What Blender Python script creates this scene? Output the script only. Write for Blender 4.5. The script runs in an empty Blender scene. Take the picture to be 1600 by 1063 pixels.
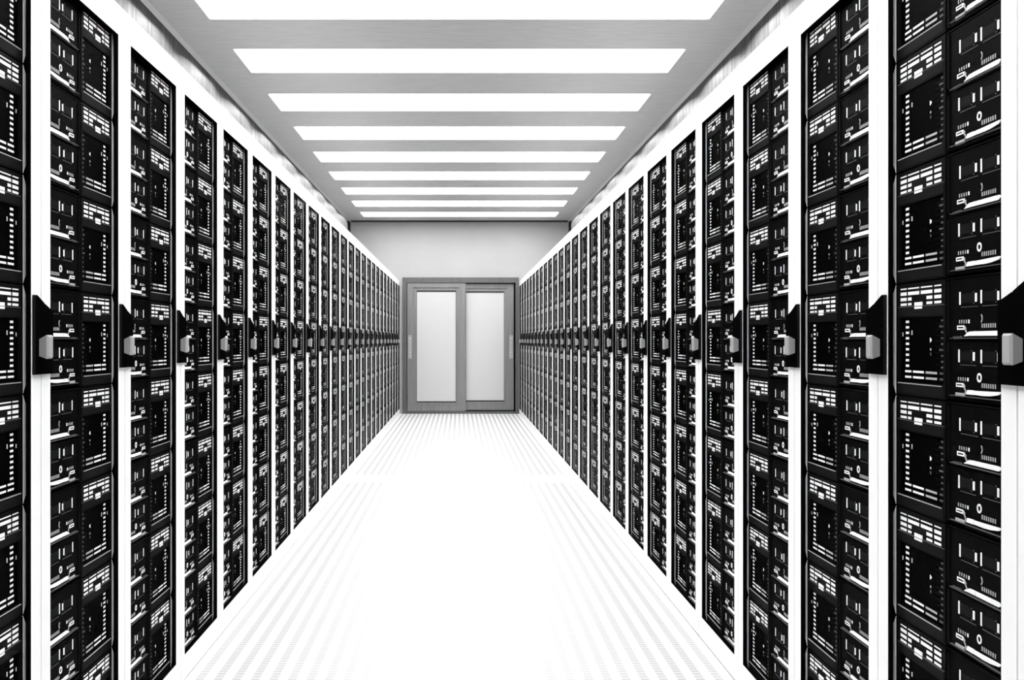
import bpy, math, random

# ------------------------------------------------------------------ scene, camera, world
SC = bpy.context.scene
COL = SC.collection
P = 0.6                     # rack pitch along the aisle
W = 0.944                   # half width of the aisle (to the rack fronts)
EYE = 1.1706
H_RACK = 2.0995
H_CEIL = 3.056
Y_WALL = 16.89
HALF = 1.751                # half width of the room
Y_BACK = -2.2

cam_d = bpy.data.cameras.new('camera')
cam = bpy.data.objects.new('camera', cam_d)
COL.objects.link(cam)
cam.location = (0, 0, EYE)
cam.rotation_euler = (math.pi / 2, 0, 0)
cam_d.sensor_width = 36.0
cam_d.lens = 1662.0 / 1600.0 * 36.0
cam_d.shift_x = (800.0 - 718.0) / 1600.0
cam_d.clip_start = 0.05
cam_d.clip_end = 200
SC.camera = cam

wd = bpy.data.worlds.new('world')
SC.world = wd
wd.use_nodes = True
wd.node_tree.nodes['Background'].inputs[0].default_value = (0, 0, 0, 1)
wd.node_tree.nodes['Background'].inputs[1].default_value = 0.0

LIGHT_STRENGTH = 8.3       # luminous strip panels in the ceiling
SC.view_settings.view_transform = 'Standard'
SC.view_settings.look = 'None'
SC.view_settings.gamma = 1.0
SC.view_settings.exposure = 0.0
SC.view_settings.use_curve_mapping = False
SC.cycles.use_denoising = True
SC.cycles.max_bounces = 10
SC.cycles.diffuse_bounces = 6
SC.cycles.transparent_max_bounces = 16
SC.cycles.caustics_reflective = False
SC.cycles.caustics_refractive = False

# ------------------------------------------------------------------ materials
def mat(name, col, rough=0.5, metal=0.0, spec=0.5, emit=None):
    m = bpy.data.materials.new(name)
    m.use_nodes = True
    b = m.node_tree.nodes['Principled BSDF']
    b.inputs['Base Color'].default_value = (col, col, col, 1)
    b.inputs['Roughness'].default_value = rough
    b.inputs['Metallic'].default_value = metal
    b.inputs['Specular IOR Level'].default_value = spec
    if emit:
        b.inputs['Emission Color'].default_value = (1, 1, 1, 1)
        b.inputs['Emission Strength'].default_value = emit
    return m

def matte(name, col, gloss=0.012, rough=0.35):
    """deep black or grey plastic: diffuse body with a weak even sheen"""
    m = bpy.data.materials.new(name)
    m.use_nodes = True
    n, l = m.node_tree.nodes, m.node_tree.links
    n.clear()
    o = n.new('ShaderNodeOutputMaterial'); x = n.new('ShaderNodeMixShader')
    d = n.new('ShaderNodeBsdfDiffuse'); g = n.new('ShaderNodeBsdfGlossy')
    d.inputs[0].default_value = (col, col, col, 1)
    g.inputs['Roughness'].default_value = rough
    x.inputs[0].default_value = gloss
    l.new(d.outputs[0], x.inputs[1]); l.new(g.outputs[0], x.inputs[2]); l.new(x.outputs[0], o.inputs[0])
    return m

def nodes(m):
    return m.node_tree.nodes, m.node_tree.links, m.node_tree.nodes['Principled BSDF']

def streaks(m, scale, lo, hi, bump=0.0, detail=4.0):
    """brushed grain: object-space noise stretched along one axis"""
    n, l, b = nodes(m)
    tc = n.new('ShaderNodeTexCoord')
    mp = n.new('ShaderNodeMapping')
    mp.inputs['Scale'].default_value = scale
    nz = n.new('ShaderNodeTexNoise')
    nz.inputs['Scale'].default_value = 1.0
    nz.inputs['Detail'].default_value = detail
    mr = n.new('ShaderNodeMapRange')
    mr.inputs['From Min'].default_value = 0.3
    mr.inputs['From Max'].default_value = 0.7
    mr.inputs['To Min'].default_value = lo
    mr.inputs['To Max'].default_value = hi
    l.new(tc.outputs['Object'], mp.inputs['Vector'])
    l.new(mp.outputs['Vector'], nz.inputs['Vector'])
    l.new(nz.outputs['Fac'], mr.inputs['Value'])
    l.new(mr.outputs['Result'], b.inputs['Base Color'])
    if bump:
        bp = n.new('ShaderNodeBump')
        bp.inputs['Strength'].default_value = bump
        bp.inputs['Distance'].default_value = 0.002
        l.new(nz.outputs['Fac'], bp.inputs['Height'])
        l.new(bp.outputs['Normal'], b.inputs['Normal'])
    return m

M = {}
M['white'] = mat('white_powder_coat', 0.86, 0.45, spec=0.3)
M['black'] = matte('black_plastic', 0.002, 0.006)
M['black_gloss'] = matte('black_gloss', 0.001, 0.004, 0.3)
M['black_metal'] = matte('black_metal', 0.005, 0.010)
M['dark_grey'] = matte('dark_grey_plastic', 0.008, 0.010)
M['mid_grey'] = matte('mid_grey_metal', 0.08, 0.03)
M['light_grey'] = mat('light_grey_metal', 0.42, 0.5, spec=0.3)
M['bright'] = mat('bright_white_plastic', 0.94, 0.5, spec=0.3)
M['latch'] = mat('latch_grey', 0.34, 0.55, spec=0.2)
M['handle'] = matte('handle_black', 0.0012, 0.002, 0.4)
M['handle_edge'] = matte('handle_edge', 0.006, 0.02)
M['seal'] = matte('black_seal', 0.002, 0.006, 0.3)
M['indicator'] = mat('indicator_white', 0.8, 0.3, emit=0.25)
M['ceiling'] = streaks(mat('ceiling_grey', 0.5, 0.8, spec=0.1), (9.0, 90.0, 9.0), 0.375, 0.455)
m = bpy.data.materials.new('brushed_steel')
m.use_nodes = True
n, l = m.node_tree.nodes, m.node_tree.links
n.clear()
o_ = n.new('ShaderNodeOutputMaterial')
an = n.new('ShaderNodeBsdfAnisotropic')
an.inputs['Roughness'].default_value = 0.30
an.inputs['Anisotropy'].default_value = 0.85
cv = n.new('ShaderNodeCombineXYZ'); cv.inputs[2].default_value = 1.0       # grain runs along the wall
l.new(cv.outputs[0], an.inputs['Tangent'])
tc = n.new('ShaderNodeTexCoord'); mp = n.new('ShaderNodeMapping'); nz = n.new('ShaderNodeTexNoise')
mp.inputs['Scale'].default_value = (40.0, 40.0, 1.2)
nz.inputs['Scale'].default_value = 1.0; nz.inputs['Detail'].default_value = 5.0
mr = n.new('ShaderNodeMapRange')
mr.inputs['From Min'].default_value = 0.3; mr.inputs['From Max'].default_value = 0.7
mr.inputs['To Min'].default_value = 0.15; mr.inputs['To Max'].default_value = 0.28
l.new(tc.outputs['Object'], mp.inputs['Vector']); l.new(mp.outputs['Vector'], nz.inputs['Vector'])
l.new(nz.outputs['Fac'], mr.inputs['Value']); l.new(mr.outputs['Result'], an.inputs['Color'])
l.new(an.outputs[0], o_.inputs[0])
M['steel'] = m
M['plaster'] = streaks(mat('pale_plaster', 0.7, 0.8, spec=0.1), (2.0, 2.0, 2.0), 0.43, 0.46)
M['shadow_trim'] = mat('dark_joint', 0.012, 0.6, spec=0.1)  # dark beads and screws; also painted shade of the gaps at the far wall
M['cove'] = mat('cove_grey', 0.40, 0.7, spec=0.1)
M['alu'] = streaks(mat('door_aluminium', 0.3, 0.42, metal=0.35), (60.0, 60.0, 2.0), 0.10, 0.135)
M['sash'] = streaks(mat('sash_aluminium', 0.3, 0.42, metal=0.4), (60.0, 60.0, 2.0), 0.19, 0.25)
M['alu_dark'] = mat('door_aluminium_dark', 0.06, 0.45, metal=0.3)  # darker aluminium for the panel behind the door
M['pull'] = mat('pull_plate', 0.5, 0.35, metal=0.5)
M['frosted'] = mat('frosted_glass', 0.60, 0.4, spec=0.3)
M['lamp'] = mat('lamp_diffuser', 0.9, 0.6, emit=LIGHT_STRENGTH)
M['housing'] = mat('lamp_housing', 0.8, 0.6)

# sled board: faint vertical ventilation ribs
m = matte('sled_face', 0.003, 0.006)
n, l = m.node_tree.nodes, m.node_tree.links
df_ = [q for q in n if q.type == 'BSDF_DIFFUSE'][0]
tc = n.new('ShaderNodeTexCoord')
wv = n.new('ShaderNodeTexWave')
wv.bands_direction = 'Y'
wv.inputs['Scale'].default_value = 45.0
cr = n.new('ShaderNodeMapRange')
cr.inputs['From Min'].default_value = 0.6
cr.inputs['To Min'].default_value = 0.0015
cr.inputs['To Max'].default_value = 0.006
l.new(tc.outputs['Object'], wv.inputs['Vector'])
l.new(wv.outputs['Fac'], cr.inputs['Value'])
l.new(cr.outputs['Result'], df_.inputs['Color'])
M['sled'] = m

# low-reflection door glass: clear pane with a weak Fresnel sheen
m = bpy.data.materials.new('rack_door_glass')
m.use_nodes = True
n, l = m.node_tree.nodes, m.node_tree.links
n.clear()
out = n.new('ShaderNodeOutputMaterial')
mx = n.new('ShaderNodeMixShader')
fr = n.new('ShaderNodeFresnel')
fr.inputs['IOR'].default_value = 1.06
tr = n.new('ShaderNodeBsdfTransparent')
tr.inputs[0].default_value = (0.995, 0.995, 0.995, 1)
gl = n.new('ShaderNodeBsdfGlossy')
gl.inputs['Roughness'].default_value = 0.12
gl.inputs[0].default_value = (0.16, 0.16, 0.16, 1)
ge = n.new('ShaderNodeNewGeometry')
fb = n.new('ShaderNodeMath'); fb.operation = 'SUBTRACT'; fb.inputs[0].default_value = 1.0
fm_ = n.new('ShaderNodeMath'); fm_.operation = 'MULTIPLY'
l.new(ge.outputs['Backfacing'], fb.inputs[1])        # only the outer faces reflect
th = n.new('ShaderNodeMapRange')                       # coated pane: sheen only at grazing angles
th.inputs['From Min'].default_value = 0.12; th.inputs['From Max'].default_value = 1.0
l.new(fr.outputs[0], th.inputs['Value'])
l.new(th.outputs['Result'], fm_.inputs[0]); l.new(fb.outputs[0], fm_.inputs[1])
l.new(fm_.outputs[0], mx.inputs[0])
l.new(tr.outputs[0], mx.inputs[1])
l.new(gl.outputs[0], mx.inputs[2])
l.new(mx.outputs[0], out.inputs[0])
M['glass'] = m

# perforated white floor panel: lengthwise bands of narrow cross slots
m = mat('perforated_floor', 0.85, 0.5, spec=0.3)
n, l, b = nodes(m)
tc = n.new('ShaderNodeTexCoord')
sx = n.new('ShaderNodeSeparateXYZ')
l.new(tc.outputs['Object'], sx.inputs[0])
def mth(op, a, c=None):
    q = n.new('ShaderNodeMath'); q.operation = op
    for i, v in ((0, a), (1, c)):
        if v is None: continue
        if isinstance(v, (int, float)): q.inputs[i].default_value = v
        else: l.new(v, q.inputs[i])
    return q.outputs[0]
band = mth('LESS_THAN', mth('FRACT', mth('DIVIDE', mth('ADD', sx.outputs['X'], 10.0), 0.064)), 0.47)
slot = mth('LESS_THAN', mth('FRACT', mth('DIVIDE', sx.outputs['Y'], 0.030)), 0.90)
# plain margin along each end of a panel (object origin = middle of the panel, 9 m apart)
inside = mth('LESS_THAN', mth('ABSOLUTE', sx.outputs['Y']), 8.75)
fac = mth('MULTIPLY', mth('MULTIPLY', band, slot), inside)
mixc = n.new('ShaderNodeMapRange')
mixc.inputs['To Min'].default_value = 0.86
mixc.inputs['To Max'].default_value = 0.45
l.new(fac, mixc.inputs['Value'])
l.new(mixc.outputs['Result'], b.inputs['Base Color'])
M['floor'] = m

# ------------------------------------------------------------------ mesh helpers
class MB:
    """collects solids; sx=-1 mirrors them in x for the left row"""
    def __init__(self, sx=1):
        self.v, self.f, self.m, self.mats, self.sx = [], [], [], [], sx
    def mi(self, key):
        if key not in self.mats: self.mats.append(key)
        return self.mats.index(key)
    def face(self, idx, key):
        self.f.append(tuple(idx) if self.sx > 0 else tuple(reversed(idx)))
        self.m.append(self.mi(key))
    def add(self, pts):
        b = len(self.v)
        self.v.extend((p[0] * self.sx, p[1], p[2]) for p in pts)
        return b
    def box(self, x0, x1, y0, y1, z0, z1, key):
        b = self.add([(x0,y0,z0),(x1,y0,z0),(x1,y1,z0),(x0,y1,z0),(x0,y0,z1),(x1,y0,z1),(x1,y1,z1),(x0,y1,z1)])
        for q in ((0,3,2,1),(4,5,6,7),(0,1,5,4),(1,2,6,5),(2,3,7,6),(3,0,4,7)):
            self.face([b + i for i in q], key)
    def cbox(self, x0, x1, y0, y1, z0, z1, c, key, key_c=None):
        """box whose front (x0) edges are chamfered by c"""
        kc = key_c or key
        b = self.add([(x1,y0,z0),(x1,y1,z0),(x1,y1,z1),(x1,y0,z1),
                      (x0+c,y0,z0),(x0+c,y1,z0),(x0+c,y1,z1),(x0+c,y0,z1),
                      (x0,y0+c,z0+c),(x0,y1-c,z0+c),(x0,y1-c,z1-c),(x0,y0+c,z1-c)])
        self.face([b+i for i in (0,1,2,3)], key)
        for i in range(4):
            j = (i + 1) % 4
            self.face([b+i, b+4+i, b+4+j, b+j], key)
            self.face([b+4+i, b+8+i, b+8+j, b+4+j], kc)
        self.face([b+i for i in (8,11,10,9)], key)
    def prism(self, x0, x1, poly, key, key_side=None):
        """polygon in (y, z), counter-clockwise seen from -x, extruded from x0 to x1"""
        k = len(poly)
        b = self.add([(x0,y,z) for y,z in poly] + [(x1,y,z) for y,z in poly])
        area = sum(poly[i][0]*poly[(i+1)%k][1] - poly[(i+1)%k][0]*poly[i][1] for i in range(k))
        idx = list(range(k))
        front = [b+i for i in idx]; back = [b+k+i for i in idx]
        if area > 0: front = front[::-1]
        else: back = back[::-1]
        self.face(front, key); self.face(back, key)
        for i in range(k):
            j = (i + 1) % k
            q = [b+i, b+j, b+k+j, b+k+i]
            if area < 0: q = q[::-1]
            self.face(q, key_side or key)
    def ring(self, x0, x1, o, i, key, key_in=None):
        """rectangular ring: o, i = (y0, y1, z0, z1)"""
        def loop(x, r): return [(x,r[0],r[2]),(x,r[1],r[2]),(x,r[1],r[3]),(x,r[0],r[3])]
        b = self.add(loop(x0,o)+loop(x0,i)+loop(x1,o)+loop(x1,i))
        for a in range(4):
            c = (a + 1) % 4
            self.face([b+a, b+4+a, b+4+c, b+c], key)
            self.face([b+8+a, b+8+c, b+12+c, b+12+a], key)
            self.face([b+a, b+c, b+8+c, b+8+a], key)
            self.face([b+4+a, b+12+a, b+12+c, b+4+c], key_in or key)
    def disc_ring(self, x0, x1, cy, cz, ro, ri, key, seg=16, a0=0.0, a1=2*math.pi):
        full = abs(a1 - a0 - 2*math.pi) < 1e-6
        k = seg if full else seg + 1
        pts = []
        for i in range(k):
            a = a0 + (a1-a0)*i/seg
            for r, x in ((ro,x0),(ri,x0),(ri,x1),(ro,x1)):
                pts.append((x, cy+r*math.cos(a), cz+r*math.sin(a)))
        b = self.add(pts)
        for i in range(seg):
            j = (i+1) % k
            for q in range(4):
                w = (q+1) % 4
                self.face([b+4*i+q, b+4*i+w, b+4*j+w, b+4*j+q], key)
        if not full:
            self.face([b,b+3,b+2,b+1], key); e = b+4*seg
            self.face([e,e+1,e+2,e+3], key)
    def mesh(self, name):
        me = bpy.data.meshes.new(name)
        me.from_pydata(self.v, [], self.f)
        for k in self.mats: me.materials.append(M[k])
        me.polygons.foreach_set('material_index', self.m)
        me.update()
        return me
    def obj(self, name, parent=None, label=None, kind=None):
        o = bpy.data.objects.new(name, self.mesh(name))
        COL.objects.link(o)
        o.parent = parent
        if label: o['label'] = label
        if kind: o['kind'] = kind
        return o
    def extend(self, other, dx=0, dy=0, dz=0):
        b = len(self.v)
        self.v.extend((x+dx, y+dy, z+dz) for x, y, z in other.v)
        for f, k in zip(other.f, other.m):
            self.f.append(tuple(b+i for i in f))
            self.m.append(self.mi(other.mats[k]))

def root(name, loc, label, cat, group=None):
    o = bpy.data.objects.new(name, None)
    o.empty_display_size = 0.1
    COL.objects.link(o)
    o.location = loc
    tag(o, label, cat, group)
    return o

def tag(o, label, cat, group=None):
    o['label'] = label; o['category'] = cat
    if group: o['group'] = group

def copy_tree(o, parent=None):
    c = o.copy()
    COL.objects.link(c)
    if parent is not None: c.parent = parent
    for ch in KIDS.get(o.name, ()):
        copy_tree(ch, c)
    return c
KIDS = {}

ORD = ['', 'first','second','third','fourth','fifth','sixth','seventh','eighth','ninth','tenth','eleventh','twelfth',
       'thirteenth','fourteenth','fifteenth','sixteenth','seventeenth','eighteenth','nineteenth','twentieth',
       'twenty-first','twenty-second','twenty-third','twenty-fourth','twenty-fifth','twenty-sixth']

def structure(o): o['kind'] = 'structure'; return o

# ------------------------------------------------------------------ room shell
fl = MB(); fl.box(-HALF-0.1, HALF+0.1, Y_BACK-0.1, Y_WALL+0.1, -0.16, -0.03, 'black_metal')
floor = structure(fl.obj('floor'))
for y0, y1 in ((Y_BACK, 8.962), (8.968, Y_WALL)):
    cy = 8.965 + (-9.0 if y0 < 5 else 9.0)
    pm = MB(); pm.box(-HALF, HALF, y0 - cy, y1 - cy, -0.03, 0.0, 'floor')
    po = pm.obj('floor_panel', floor); po.location = (0, cy, 0)

# ceiling with slots for the strip lights
LW = 1.468                                    # half length of a strip
LIGHTS = [(P * (26.12 - 2.09 * k), P * (27.14 - 2.09 * k)) for k in range(14)]   # first = next to the door
cm = MB()
T = 0.08
cm.box(-HALF, -LW, Y_BACK, Y_WALL, H_CEIL, H_CEIL + T, 'ceiling')
cm.box(LW, HALF, Y_BACK, Y_WALL, H_CEIL, H_CEIL + T, 'ceiling')
edge = Y_WALL
for a, b_ in LIGHTS:
    cm.box(-LW, LW, b_, edge, H_CEIL, H_CEIL + T, 'ceiling'); edge = a
cm.box(-LW, LW, Y_BACK, edge, H_CEIL, H_CEIL + T, 'ceiling')
structure(cm.obj('ceiling'))

for s, nm in ((-1, 'left'), (1, 'right')):
    w = MB(s); w.box(HALF, HALF + 0.1, Y_BACK, Y_WALL, 0, H_CEIL, 'steel')
    structure(w.obj('wall_' + nm))
    t = MB(s); c = 0.022                        # cove along the ceiling edge
    k0 = t.add([(HALF, Y_BACK, H_CEIL), (HALF, Y_BACK, H_CEIL-c), (HALF-c, Y_BACK, H_CEIL),
                (HALF, Y_WALL, H_CEIL), (HALF, Y_WALL, H_CEIL-c), (HALF-c, Y_WALL, H_CEIL)])
    for q in ((0,1,2),(3,5,4),(1,4,5,2),(0,2,5,3),(0,3,4,1)): t.face([k0+i for i in q], 'cove')
    structure(t.obj('trim_%d' % (1 if s < 0 else 2)))
    t = MB(s); t.box(HALF - 0.02, HALF, 16.66, Y_WALL, 0.0, H_CEIL - 0.023, 'shadow_trim')  # black box in place of the shaded recess where the side wall ends
    structure(t.obj('trim_%d' % (3 if s < 0 else 4)))
t = MB(); t.box(-HALF + 0.04, HALF - 0.04, Y_WALL - 0.12, Y_WALL, H_CEIL - 0.012, H_CEIL, 'shadow_trim')  # black strip painting the shadow gap between ceiling and far wall
structure(t.obj('trim_5'))

# far wall around the sliding door; near wall behind the camera
DX0, DX1, DZ1 = -0.901, 0.940, 2.163
w = MB()
w.box(-HALF, DX0, Y_WALL, Y_WALL + 0.12, 0, H_CEIL, 'plaster')
w.box(DX1, HALF, Y_WALL, Y_WALL + 0.12, 0, H_CEIL, 'plaster')
w.box(DX0, DX1, Y_WALL, Y_WALL + 0.12, DZ1, H_CEIL, 'plaster')
structure(w.obj('wall_far'))
w = MB(); w.box(-HALF, HALF, Y_BACK - 0.12, Y_BACK, 0, H_CEIL, 'dark_grey')
structure(w.obj('wall_near'))

# ------------------------------------------------------------------ sliding door in the far wall
def xz_box(mb, x0, x1, y0, y1, z0, z1, key): mb.box(x0, x1, y0, y1, z0, z1, key)
def xz_ring(mb, y0, y1, o, i, key):
    (ox0, ox1, oz0, oz1), (ix0, ix1, iz0, iz1) = o, i
    b = mb.add([(ox0,y0,oz0),(ox1,y0,oz0),(ox1,y0,oz1),(ox0,y0,oz1),(ix0,y0,iz0),(ix1,y0,iz0),(ix1,y0,iz1),(ix0,y0,iz1),
                (ox0,y1,oz0),(ox1,y1,oz0),(ox1,y1,oz1),(ox0,y1,oz1),(ix0,y1,iz0),(ix1,y1,iz0),(ix1,y1,iz1),(ix0,y1,iz1)])
    for a in range(4):
        c = (a + 1) % 4
        mb.face([b+a,b+c,b+4+c,b+4+a], key)
        mb.face([b+8+a,b+12+a,b+12+c,b+8+c], key)
        mb.face([b+a,b+8+a,b+8+c,b+c], key)
        mb.face([b+4+a,b+4+c,b+12+c,b+12+a], key)
door = bpy.data.objects.new('door_1', None); COL.objects.link(door); structure(door)
fm = MB()
Y = Y_WALL
xz_ring(fm, Y - 0.025, Y + 0.10, (DX0, DX1, 0.0, DZ1), (-0.838, 0.889, 0.036, 2.080), 'alu')
fm.obj('door_frame', door)
def leaf(x0, x1, z0, z1, gx0, gx1, gz0, gz1, yf):
    """sash with a stepped profile, frosted pane and glazing bead"""
    m1 = MB(); e = 0.05
    bx0, bx1, bz0, bz1 = gx0 - e, gx1 + e, gz0 - e, gz1 + e
    xz_ring(m1, yf, yf + 0.045, (x0, x1, z0, z1), (bx0, bx1, bz0, bz1), 'sash')
    # bevelled inner step down to the pane
    xz_ring(m1, yf + 0.020, yf + 0.042, (bx0, bx1, bz0, bz1), (gx0, gx1, gz0, gz1), 'sash')
    o = m1.obj('door_leaf', door)
    g = MB(); xz_ring(g, yf + 0.024, yf + 0.032, (gx0, gx1, gz0, gz1), (gx0 + .004, gx1 - .004, gz0 + .017, gz1 - .017), 'shadow_trim')
    g.obj('glazing_bead', o)
    p = MB(); p.box(gx0, gx1, yf + 0.032, yf + 0.038, gz0, gz1, 'frosted')
    p.obj('frosted_pane', o, label='frosted white glass pane')
    return o
l1 = leaf(-0.828, 0.099, 0.040, 2.074, -0.681, -0.057, 0.178, 1.956, Y - 0.012)
l2 = leaf(0.060, 0.862, 0.056, 2.060, 0.100, 0.712, 0.190, 1.945, Y + 0.040)
sl = MB(); sl.box(0.862, 0.889, Y + 0.05, Y + 0.09, 0.036, 2.08, 'seal'); sl.obj('door_gap_seal', door)
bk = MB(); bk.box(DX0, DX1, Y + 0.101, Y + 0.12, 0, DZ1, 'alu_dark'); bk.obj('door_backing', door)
for o, hx, hy in ((l1, -0.785, Y - 0.012), (l2, 0.822, Y + 0.040)):
    hm = MB(); hm.box(hx - 0.026, hx + 0.026, hy - 0.006, hy, 0.875, 1.245, 'pull')
    h = hm.obj('door_handle', o, label='pale pull plate with dark screws')
    rec = MB(); rec.box(hx - 0.017, hx + 0.017, hy - 0.011, hy - 0.006, 0.975, 1.13, 'light_grey')
    for zz in (0.895, 0.945, 1.16, 1.225):
        rec.box(hx - 0.007, hx + 0.007, hy - 0.0075, hy - 0.006, zz - 0.007, zz + 0.007, 'shadow_trim')
    # joined straight into the plate mesh (grip and screws are small)
    hm.extend(rec); h.data = hm.mesh('door_handle')

# ------------------------------------------------------------------ strip lights
for k, (a, b_) in enumerate(LIGHTS):
    cy, hy = (a + b_) / 2, (b_ - a) / 2
    vis = 'white luminous ceiling strip, %s in the row from the far door' % ORD[k + 1] if k else 'white luminous ceiling strip nearest the far wall and door'
    r = root('ceiling_light', (0, cy, H_CEIL), vis, 'ceiling light', 'luminous strips across the ceiling')
    hm = MB(); e = 0.004
    hm.box(-LW + e, LW - e, -hy + e, hy - e, 0.031, 0.079, 'housing')
    hm.obj('light_housing', r)
    dm = MB(); dm.box(-LW + e, LW - e, -hy + e, hy - e, 0.016, 0.030, 'lamp')
    dm.obj('light_diffuser', r, label='glowing white diffuser panel')

# ------------------------------------------------------------------ server racks
OY0, OY1, OZ0, OZ1 = 0.054, 0.543, 0.0888, 2.0164   # glazed opening of the door
def make_rack(s, tail):
    r = root('server_rack', (s * W, 0, 0), '', 'server rack', 'white server racks in the %s row' % tail)
    kids = []
    b = MB(s)
    # outer shell (white) and inner cavity (black), open at the front
    ox0, ox1, oy0, oy1, oz0, oz1 = 0.009, 0.75, 0.0006, 0.5994, 0.0, 2.0965
    ix1, iy0, iy1, iz0, iz1 = 0.70, 0.010, 0.590, 0.062, 2.036
    k = b.add([(ox0,oy0,oz0),(ox0,oy1,oz0),(ox0,oy1,oz1),(ox0,oy0,oz1),(ox1,oy0,oz0),(ox1,oy1,oz0),(ox1,oy1,oz1),(ox1,oy0,oz1),
               (ox0,iy0,iz0),(ox0,iy1,iz0),(ox0,iy1,iz1),(ox0,iy0,iz1),(ix1,iy0,iz0),(ix1,iy1,iz0),(ix1,iy1,iz1),(ix1,iy0,iz1)])
    for i in range(4):
        j = (i + 1) % 4
        b.face([k+i, k+4+i, k+4+j, k+j][::-1], 'white')
        b.face([k+i, k+8+i, k+8+j, k+j], 'white')
        b.face([k+8+i, k+8+j, k+12+j, k+12+i][::-1], 'seal')
    b.face([k+4,k+5,k+6,k+7], 'white'); b.face([k+12,k+15,k+14,k+13], 'seal')
    kids.append(b.obj('rack_body', r))
    d = MB(s); d.ring(0.0, 0.004, (0.0028, 0.5972, 0.006, H_RACK), (OY0, OY1, OZ0, OZ1), 'white', 'seal')
    df = d.obj('door_frame', r); kids.append(df)
    g = MB(s); g.ring(0.004, 0.0085, (0.0035, 0.5965, 0.007, H_RACK - 0.001), (OY0, OY1, OZ0, OZ1), 'white', 'seal')
    g.ring(0.0086, 0.0100, (0.012, 0.588, 0.066, 2.034), (OY0, OY1, OZ0, OZ1), 'seal')
    sd = g.obj('door_seal', r, label='black inner edge of the door opening'); kids.append(sd)
    p = MB(s); p.box(0.0045, 0.0085, OY0 + .0003, OY1 - .0003, OZ0 + .0003, OZ1 - .0003, 'glass')
    kids.append(p.obj('door_glass', r, label='clear glass door pane'))
    h = MB(s); e = EYE
    h.prism(-0.0080, -0.0004, [(-.051, e-.077), (.051, e-.077), (.051, e+.066), (.004, e+.0815), (.002, e+.079), (0, e+.083), (-.040, e+.0997), (-.051, e+.0997)],
            'handle', 'handle_edge')
    hp = h.obj('door_handle', r, label='black handle plate'); kids.append(hp)
    q = MB(s)
    x0, x1, c = -0.030, -0.0080, 0.004
    ra = (-.032, -.006, e-.036, e+.002)
    re = (-.0355, -.004, e-.042, e+.011)
    def lp(x, a, i=0.0): return [(x,a[0]+i,a[2]+i),(x,a[1]-i,a[2]+i),(x,a[1]-i,a[3]-i),(x,a[0]+i,a[3]-i)]
    k = q.add(lp(x1, ra) + lp(x0 + c, re) + lp(x0, re, c))
    q.face([k+i for i in (0,1,2,3)], 'latch')
    for i in range(4):
        j = (i+1) % 4
        q.face([k+i,k+4+i,k+4+j,k+j], 'latch'); q.face([k+4+i,k+8+i,k+8+j,k+4+j], 'latch')
    q.face([k+8,k+11,k+10,k+9], 'latch')
    la = q.obj('latch', hp, label='grey tapered latch')
    KIDS[r.name] = kids; KIDS[hp.name] = [la]
    return r

# ------------------------------------------------------------------ server chassis (eight per rack)
UH = 0.2435                 # height of one chassis
U0 = 0.0761
def Ys(s): return P * (1 - .0431 - .98922 * s)
def Zv(v): return v * UH
def rect(mb, x0, x1, s0, s1, v0, v1, key, c=0.0):
    if c: mb.cbox(x0, x1, Ys(s1), Ys(s0), Zv(v0), Zv(v1), c, key)
    else: mb.box(x0, x1, Ys(s1), Ys(s0), Zv(v0), Zv(v1), key)
def poly(mb, x0, x1, pts, key): mb.prism(x0, x1, [(Ys(s), Zv(v)) for s, v in pts], key)
VC = [(.0865,.139),(.151,.244),(.258,.348),(.364,.416)]

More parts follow.
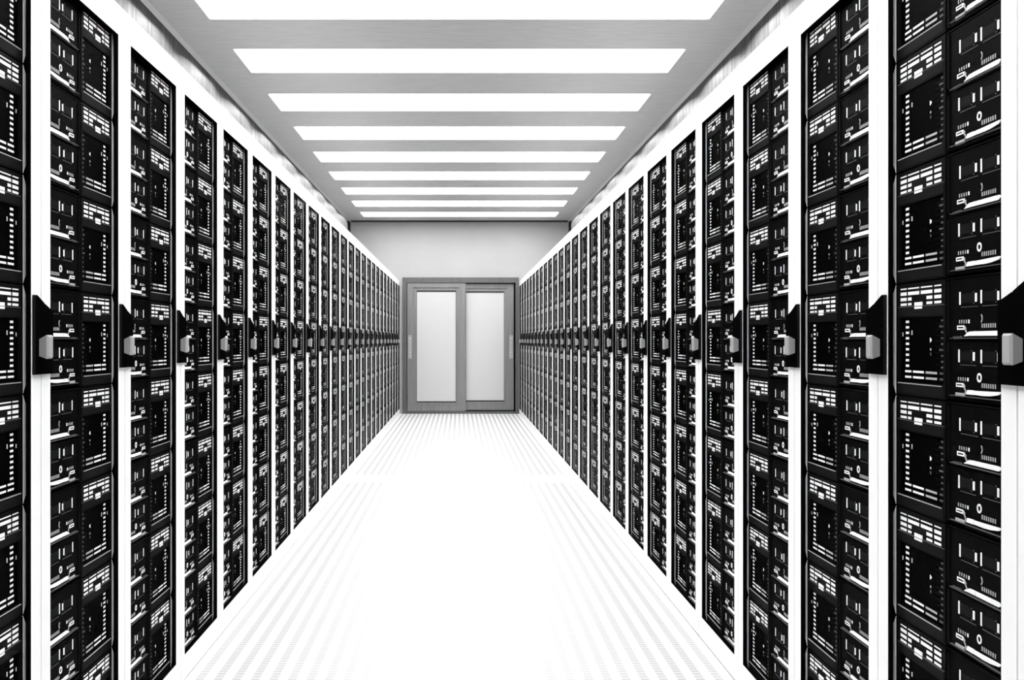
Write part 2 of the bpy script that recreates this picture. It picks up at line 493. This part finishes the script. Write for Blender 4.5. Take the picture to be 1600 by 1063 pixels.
def chassis_parts(S):
    """list of (name, mesh builder, label, kind, parent index) for one chassis on side S"""
    L = []
    def part(name, mb, label=None, kind=None, parent=None):
        L.append((name, mb, label, kind, parent)); return len(L) - 1
    b = MB(S); b.cbox(0.0365, 0.30, 0.013, 0.587, 0.0012, UH - 0.0012, 0.003, 'black')
    # thin lip across the top of the chassis
    b.box(0.0325, 0.0365, 0.014, 0.578, UH - 0.0034, UH - 0.0014, 'black_metal')
    part('chassis_body', b)
    t = MB(S); pts = [(.0440,.008),(.0440,.992),(.0400,.970),(.0285,.915),(.0285,.085),(.0400,.030)]
    poly(t, 0.0270, 0.0364, pts, 'bright')  # white colour stands in for the highlight along the rounded bezel edge
    for i_v, (s_, v_) in enumerate(pts):          # front slopes back towards the bezel
        x_, y_, z_ = t.v[i_v]
        t.v[i_v] = (S * (0.0298 - 0.0022 * (.0440 - s_) / .0155), y_, z_)
    part('edge_highlight', t, 'bright white strip for the highlight on the curved edge')
    z = MB(S); z.ring(0.0300, 0.0364, (Ys(.445), Ys(.046), Zv(.006), Zv(.990)), (Ys(.430), Ys(.078), Zv(.125), Zv(.690)), 'black_metal')
    # raised band under the vents, foot band, thin lips
    rect(z, 0.0290, 0.0300, .070, .436, .702, .783, 'dark_grey')
    rect(z, 0.0284, 0.0300, .068, .440, .784, .790, 'mid_grey')
    rect(z, 0.0290, 0.0300, .066, .436, .020, .104, 'dark_grey')
    rect(z, 0.0284, 0.0300, .066, .420, .109, .116, 'light_grey')
    zi = part('storage_bezel', z)
    v = MB(S)
    for r0, r1 in ((.941,.952), (.889,.918), (.841,.869), (.799,.820)):
        for j, (a, c) in enumerate(VC):
            if r1 < .88:
                if j == 1: c = .180
                if j == 2: a = .303
            rect(v, 0.0297, 0.0300, a, c, r0, r1, 'bright')
    part('vent_slots', v, 'rows of white vent slots', 'stuff', zi)
    q = MB(S); rect(q, 0.0285, 0.0300, .209, .272, .7645, .8215, 'bright')
    part('badge', q, 'square white badge', None, zi)
    d = MB(S); rect(d, 0.0335, 0.0364, .080, .428, .127, .688, 'black_gloss')
    di = part('drive_panel', d)
    i_ = MB(S)
    for k in range(9):
        vv = .656 - .0486 * k
        rect(i_, 0.0332, 0.0335, .118, .146, vv - .0105, vv + .0105, 'bright')
    for vv in (.219, .170):
        for j, (a, c) in enumerate(((.112,.165),(.179,.268),(.284,.371),(.391,.416))):
            rect(i_, 0.0332, 0.0335, a, c, vv - .010, vv + .009, ('bright','bright','light_grey','mid_grey')[j])
    for k in range(9):
        vv = .656 - .0486 * k
        a = .388 if k in (1, 5) else .402
        rect(i_, 0.0332, 0.0335, a, .417, vv - .008, vv + .008, 'mid_grey')
        rect(i_, 0.0332, 0.0335, .358, .418, vv - .026, vv - .022, 'dark_grey')
        rect(i_, 0.0332, 0.0335, .110, .150, vv - .026, vv - .022, 'dark_grey')
    part('indicator_rows', i_, 'rows of small white indicator blocks', 'stuff', di)
    i2 = MB(S)
    poly(i2, 0.0332, 0.0335, [(.317,.474),(.317,.515),(.327,.506),(.331,.496),(.327,.483)], 'bright')
    rect(i2, 0.0332, 0.0335, .318, .327, .406, .425, 'light_grey')
    rect(i2, 0.0332, 0.0335, .318, .327, .362, .388, 'mid_grey')
    for k in range(3): rect(i2, 0.0332, 0.0335, .167, .174, .540 + .014*k, .551 + .014*k, 'bright')
    rect(i2, 0.0332, 0.0335, .090, .095, .528, .563, 'bright')
    part('status_marks', i2, None, 'stuff', di)
    for up in (True, False):
        o = 0.5 if up else 0.0
        base = MB(S); rect(base, 0.0340, 0.0364, .462, .930, o + .022, o + .478, 'sled')
        rect(base, 0.0310, 0.0340, .458, .466, o + .03, o + .47, 'black_metal')
        # shelf lip under the sled
        rect(base, 0.0290, 0.0340, .480, .925, o + .006 if up else .048, o + .012 if up else .054, 'mid_grey')
        bi = part('server_sled', base)
        sh = 0.0 if up else -.007
        for a, c in ((.532, .650), (.671, .789)):
            a2 = a + (sh if a < .6 else .002); c2 = c + (2*sh if a < .6 else 0)
            t0 = .376 if up else .420; b0 = .274 if up else .318
            part_v = (.5 if up else 0)
            w = MB(S)
            rect(w, 0.0336, 0.0340, a2 + .016, c2 - .022, part_v + b0 + .012, part_v + t0 - .014, 'dark_grey', 0.0003)
            rect(w, 0.0335, 0.0340, a2, a2 + .0095, part_v + b0, part_v + t0, 'bright')
            rect(w, 0.0334, 0.0340, c2 - .0125, c2, part_v + b0 + .016, part_v + t0 - .019, 'bright')
            rect(w, 0.0330, 0.0340, a2 + .014, c2 + .008, part_v + b0 - .023, part_v + b0 - .017, 'mid_grey')
            for vv in (b0 + .004, t0 - .008):
                rect(w, 0.0333, 0.0340, c2 - .024, c2 - .017, part_v + vv - .004, part_v + vv + .004, 'mid_grey')
            part('drive_bay', w, None, None, bi)
        c1 = MB(S)
        v0, v1 = (.6255, .654) if up else (.172, .200)
        for k in range(5): rect(c1, 0.0334, 0.0340, .531 + sh + .0155*k, .5365 + sh + .0155*k + (.003 if k == 4 else 0), v0, v1, 'light_grey' if k != 4 else 'bright')
        v0, v1 = (.588, .620) if up else (.131, .165)
        for k in range(7): rect(c1, 0.0334, 0.0340, .681 + .0135*k, .687 + .0135*k, v0, v1, 'light_grey')
        part('pin_rows', c1, None, 'stuff', bi)
        rg = MB(S)
        if up: rg.disc_ring(0.0330, 0.0340, Ys(.672), Zv(.660), .0088, .0062, 'light_grey', 8, -1.1+math.pi, 1.1+math.pi)
        else: rg.disc_ring(0.0330, 0.0340, Ys(.666), Zv(.206), .0088, .0052, 'bright', 14)
        part('ring_button', rg, None, None, bi)
        us = MB(S); v0, v1 = (.576, .610) if up else (.122, .154)
        us.ring(0.0328, 0.0340, (Ys(.568+sh), Ys(.519+sh), Zv(v0), Zv(v1)), (Ys(.562+sh), Ys(.525+sh), Zv(v0+.011), Zv(v1-.011)), 'bright', 'dark_grey')
        part('port', us, None, None, bi)
        lc = MB(S); pv = .5 if up else .045
        poly(lc, 0.0330, 0.0340, [(.571+sh,pv+.105),(.580+sh,pv+.088),(.578+sh,pv+.072),(.588+sh,pv+.048),(.582+sh,pv+.028),(.576+sh,pv+.030),(.581+sh,pv+.049),(.570+sh,pv+.074),(.573+sh,pv+.090)], 'light_grey')
        if up: poly(lc, 0.0318, 0.0340, [(.490,.522),(.545,.526),(.560,.505),(.505,.500)], 'mid_grey')
        else: rect(lc, 0.0318, 0.0340, .511, .572, .046, .076, 'light_grey')
        part('catch', lc, 'grey catch beside the lever', 'stuff', bi)
        lv = MB(S)
        if up:
            poly(lv, 0.0318, 0.0340, [(.568,.524),(.603,.560),(.645,.563),(.645,.527),(.600,.527)], 'bright')
            poly(lv, 0.0318, 0.0340, [(.648,.527),(.648,.562),(.770,.5635),(.795,.562),(.803,.545),(.790,.527)], 'bright')
        else:
            poly(lv, 0.0318, 0.0340, [(.583,.070),(.592,.104),(.634,.106),(.634,.070)], 'bright')
            poly(lv, 0.0318, 0.0340, [(.637,.072),(.637,.103),(.700,.106),(.790,.112),(.806,.110),(.790,.088),(.740,.074),(.700,.070)], 'bright')
        part('release_lever', lv, 'white release lever', None, bi)
    for _, mb, *_r in L:                          # chassis fronts stand 2 cm behind the door plane
        mb.v = [(x - S * 0.0105, y, z) for x, y, z in mb.v]
    return L

def build_chassis(S):
    r = root('server_chassis', (0, 0, 0), '', 'server')
    objs = []
    ks = []
    for name, mb, label, kind, par in chassis_parts(S):
        o = mb.obj(name, r if par is None else objs[par], label, kind)
        objs.append(o)
        (ks if par is None else KIDS.setdefault(objs[par].name, [])).append(o)
    KIDS[r.name] = ks
    return r

def merged_chassis(S):
    mb = MB(1)
    for name, p_, *_ in chassis_parts(S): mb.extend(p_)
    return mb

FIRST, LAST = 3, 27            # racks the photograph shows
DETAIL_TO = 10                 # chassis built with all their parts up to this rack
THING_TO = 20                  # chassis that are things of their own up to this rack
VER = ['bottom','seventh from the top','sixth from the top','fifth from the top','fourth from the top','third from the top','second from the top','top']
rest = MB(1)
for S, nm in ((-1, 'left'), (1, 'right')):
    rack0 = make_rack(S, nm)
    ch0 = build_chassis(S)
    mg = merged_chassis(S)
    mg_me = mg.mesh('server_chassis_far')
    used_r = used_c = False
    for k in range(FIRST - 2, LAST + 1):
        r = rack0 if not used_r else copy_tree(rack0)
        used_r = True
        r.location = (S * W, P * k, 0)
        n_ = k - FIRST + 1
        if n_ < 1: where = '%s in the %s row' % ('just out of view' if n_ == 0 else 'farther out of view', nm)
        elif n_ == 1: where = 'nearest the camera in the %s row' % nm
        elif k == LAST: where = 'last in the %s row beside the far door' % nm
        else: where = '%s from the camera in the %s row' % (ORD[n_], nm)
        r['label'] = 'white rack with black glass front, ' + where
        for u in range(8):
            loc = (S * W, P * k, U0 + UH * u)
            if k < FIRST or k > THING_TO:
                rest.extend(mg, *loc); continue
            if k <= DETAIL_TO:
                c = ch0 if not used_c else copy_tree(ch0)
                used_c = True
            else:
                c = bpy.data.objects.new('server_chassis', mg_me); COL.objects.link(c)
            c.location = loc
            rk = 'nearest' if n_ == 1 else ORD[n_] + ' nearest'
            pos = VER[u]
            tag(c, 'black server, %s, in the %s rack of the %s row' % (pos, rk, nm), 'server', 'black servers in the racks')
ro = rest.obj('server_chassis', kind='stuff')
ro['label'] = 'distant black servers in the racks nearest the far door'
ro['category'] = 'server'
